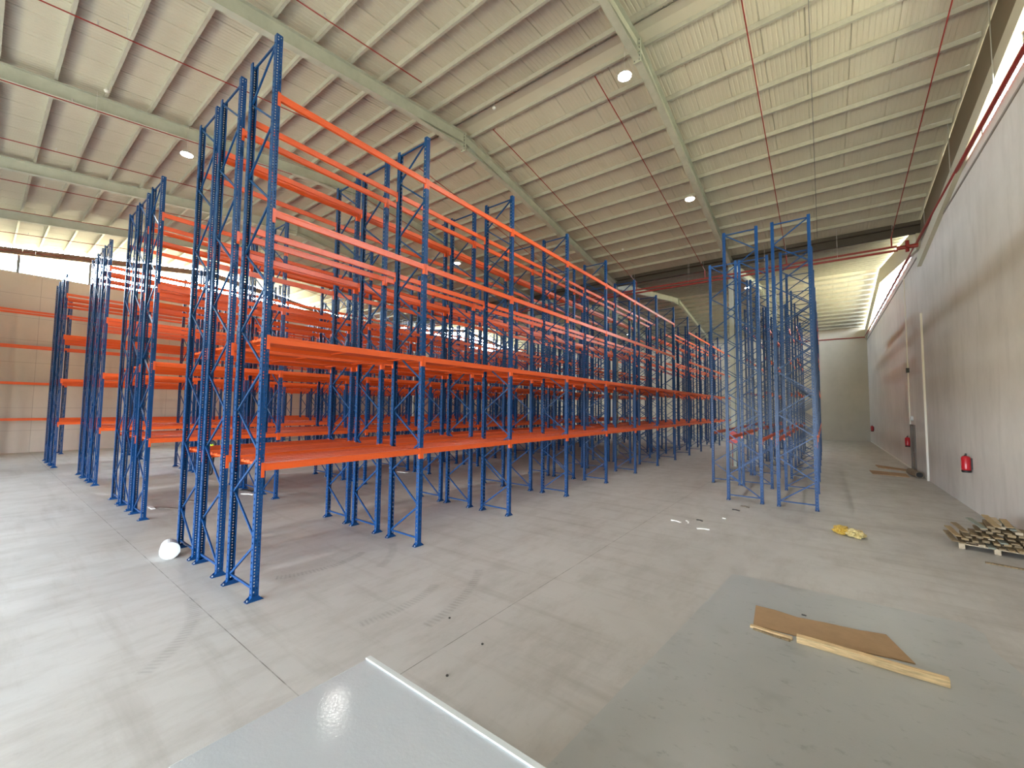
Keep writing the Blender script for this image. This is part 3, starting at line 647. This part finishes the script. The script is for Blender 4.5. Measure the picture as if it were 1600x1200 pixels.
# crumpled yellow plastic film
def crumple(name, cx, cy, rx, ry, h, m, label, seed):
    bm = bmesh.new(); bmesh.ops.create_icosphere(bm, subdivisions=4, radius=1); rnd = random.Random(seed)
    from mathutils import noise
    for v in bm.verts:
        d = v.co.normalized(); q = 1 + .35 * noise.noise(d * 2.1 + Vector((seed, 0, 0))) + .22 * noise.noise(d * 5.5) + .10 * noise.noise(d * 13)
        z = d.z * q; v.co = Vector((d.x * q * rx, d.y * q * ry, max(0, z * .55 + .42) * h))
    me = bpy.data.meshes.new(name); bm.to_mesh(me); bm.free(); me.materials.append(m)
    o = link(name, me, None, (cx, cy, 0)); return tag(o, label, 'plastic film')
pf = crumple('plastic_film', 7.84, 10.56, .19, .24, .17, YELF, 'crumpled yellow plastic film bundle on the aisle floor, deeper yellow at its left end', 5)
de = crumple('deep_yellow_end', 0, 0, .17, .25, .18, YELD, None, 3); de.parent = pf; de.location = (-.27, .17, 0)
if 'category' in de: del de['category']

# small litter
def scrap(x, y, L, wd, ang, m, label, cat='scrap', h=.02, grp=None):
    f = MB(); f.obox((-L / 2, 0, h / 2), (0, .02, h / 2 + .004), wd, h); f.obox((0, .02, h / 2 + .004), (L / 2, -.01, h / 2), wd * .8, h)
    o = f.obj('floor_scrap', m); o.location = (x, y, 0); o.rotation_euler = (0, 0, ang); tag(o, label, cat, grp)
scrap(3.95, 9.12, .30, .05, -.3, SCRAP, 'white scrap strip on the aisle floor, leftmost of the three')
scrap(4.22, 9.25, .26, .04, -1.1, SCRAP, 'white scrap strip beside the leftmost one on the aisle floor')
scrap(4.72, 8.80, .30, .07, .4, SCRAP, 'white scrap strip nearest the camera on the aisle floor')
scrap(4.45, 9.62, .18, .05, -.3, DIRTB, 'small black scrap right of the white strips')
scrap(4.95, 10.3, .08, .06, .3, SCRAP, 'tiny white scrap behind the white strips')
scrap(5.05, 11.6, .22, .06, -.3, DIRTB, 'dark scrap on the aisle floor before the bare frames')
scrap(5.2, 12.3, .25, .08, -.3, mat('brown_scrap', (.14, .11, .08), .8), 'brown scrap on the aisle floor before the bare frames')
scrap(-8.35, .75, 1.3, .07, .55, mat('brown_strip', (.12, .09, .07), .8), 'dark strip lying by the second block near its first post')
scrap(-8.75, .5, .5, .12, .1, SCRAP, 'crumpled white scrap by the second block first post')
scrap(-8.9, 1.5, .9, .10, .4, mat('brown_strip_b', (.14, .11, .085), .8), 'dark flat scrap behind the strip by the second block')
scrap(-8.55, 9.55, .55, .22, .1, SCRAP, 'white flat scrap on the floor of the aisle behind the nearest racks')
scrap(-8.7, 3.1, .5, .16, .4, SCRAP, 'pale scrap on the aisle floor behind the first blue posts')
scrap(-9.3, 3.3, .7, .2, .2, DIRTB, 'dark scrap beside the pale scrap behind the first posts')
for i, (x, y) in enumerate(((2.83, 1.55), (3.65, 1.35), (3.75, .62))):
    f = MB(); f.tube([(x, y, 0), (x, y, .012)], .016, 8); tag(f.obj('floor_anchor', DIRTB), ['tiny dark floor anchor farthest from the platform corner', 'tiny dark floor anchor in the middle of the open floor', 'tiny dark floor anchor nearest the platform edge'][i], 'anchor')
f = MB(); f.box(6.95, 7.01, 4.93, 4.95, .0045, .018); tag(f.obj('floor_scrap', DIRTB), 'tiny black chip behind the cardboard sheet', 'scrap')
f = MB(); f.box(9.05, 9.10, 4.55, 4.57, 0, .014); tag(f.obj('floor_scrap', DIRTB), 'tiny black chip on the floor right of the cardboard', 'scrap')

# ------------------------------------------------------------------ worker behind the racks
def skin(name, verts, edges, radii, m, parent=None, sub=2):
    me = bpy.data.meshes.new(name); me.from_pydata(verts, edges, []); o = link(name, me, parent)
    s = o.modifiers.new('skin', 'SKIN'); s.use_smooth_shade = True
    for v, r in zip(me.skin_vertices[0].data, radii): v.radius = (r, r) if isinstance(r, (int, float)) else r
    me.skin_vertices[0].data[0].use_root = True
    u = o.modifiers.new('sub', 'SUBSURF'); u.levels = u.render_levels = sub
    me.materials.append(m); return o
wk = thing('person', 'worker in yellow-green hi-vis vest and dark trousers standing among the left racks', 'person', (-14.05, 3.55, 0), math.radians(15))
V = [(0, 0, .98), (0, 0, 1.12), (0, 0, 1.30), (0, 0, 1.44), (0, 0, 1.52), (0, -.01, 1.60), (0, -.02, 1.68), (0, -.01, 1.74),
     (.10, 0, .92), (.11, -.01, .52), (.11, 0, .10), (.11, -.12, .04), (-.10, 0, .92), (-.11, .01, .52), (-.11, .03, .10), (-.11, -.10, .04),
     (.19, 0, 1.43), (.25, .02, 1.15), (.27, -.10, .93), (.27, -.15, .86), (-.19, 0, 1.43), (-.25, .02, 1.15), (-.26, -.08, .92), (-.26, -.12, .85)]
Ed = [(0, 1), (1, 2), (2, 3), (3, 4), (4, 5), (5, 6), (6, 7), (0, 8), (8, 9), (9, 10), (10, 11), (0, 12), (12, 13), (13, 14), (14, 15), (3, 16), (16, 17), (17, 18), (18, 19), (3, 20), (20, 21), (21, 22), (22, 23)]
Rr = [(.15, .10), (.15, .10), (.17, .11), (.13, .09), .055, .085, .10, .07, .095, .065, .045, .045, .095, .065, .045, .045, .06, .045, .032, .035, .06, .045, .032, .035]
body = skin('body', V, Ed, Rr, TROUS, wk)
skin('vest', [(0, 0, 1.0), (0, 0, 1.12), (0, 0, 1.30), (0, 0, 1.43)], [(0, 1), (1, 2), (2, 3)], [(.18, .13), (.18, .13), (.20, .14), (.17, .11)], VEST, wk)
f = MB(); f.tube([(0, 0, 1.14), (0, 0, 1.18)], .205, 20); 
o = f.obj('reflective_band', TAPE, wk); o.scale = (1, .72, 1)
skin('head', [(0, 0, 1.52), (0, -.005, 1.60), (0, -.01, 1.68)], [(0, 1), (1, 2)], [.055, .088, .095], SKIN, wk)
f = MB(); f.tube([(0, 0, 1.68), (0, 0, 1.685), (0, 0, 1.74), (0, 0, 1.79), (0, 0, 1.81)], [.145, .125, .118, .08, .03], 20); f.obj('hard_hat', HELM, wk, smooth=True)
for sx in (-1, 1):
    f = MB(); f.tube([(sx * .035, -.10, 1.655), (sx * .035, -.107, 1.655)], .012, 8); f.obj('eye', BLACK, wk)
    for k in range(5):
        f = MB(); bx = sx * .265 + (k - 2) * .016; L = (.05, .075, .08, .075, .06)[k]
        f.tube([(bx, -.13, .85), (bx, -.145, .85 - L * .6), (bx, -.135, .85 - L)], [.009, .0085, .007], 6); f.obj('finger', SKIN, wk, smooth=True)
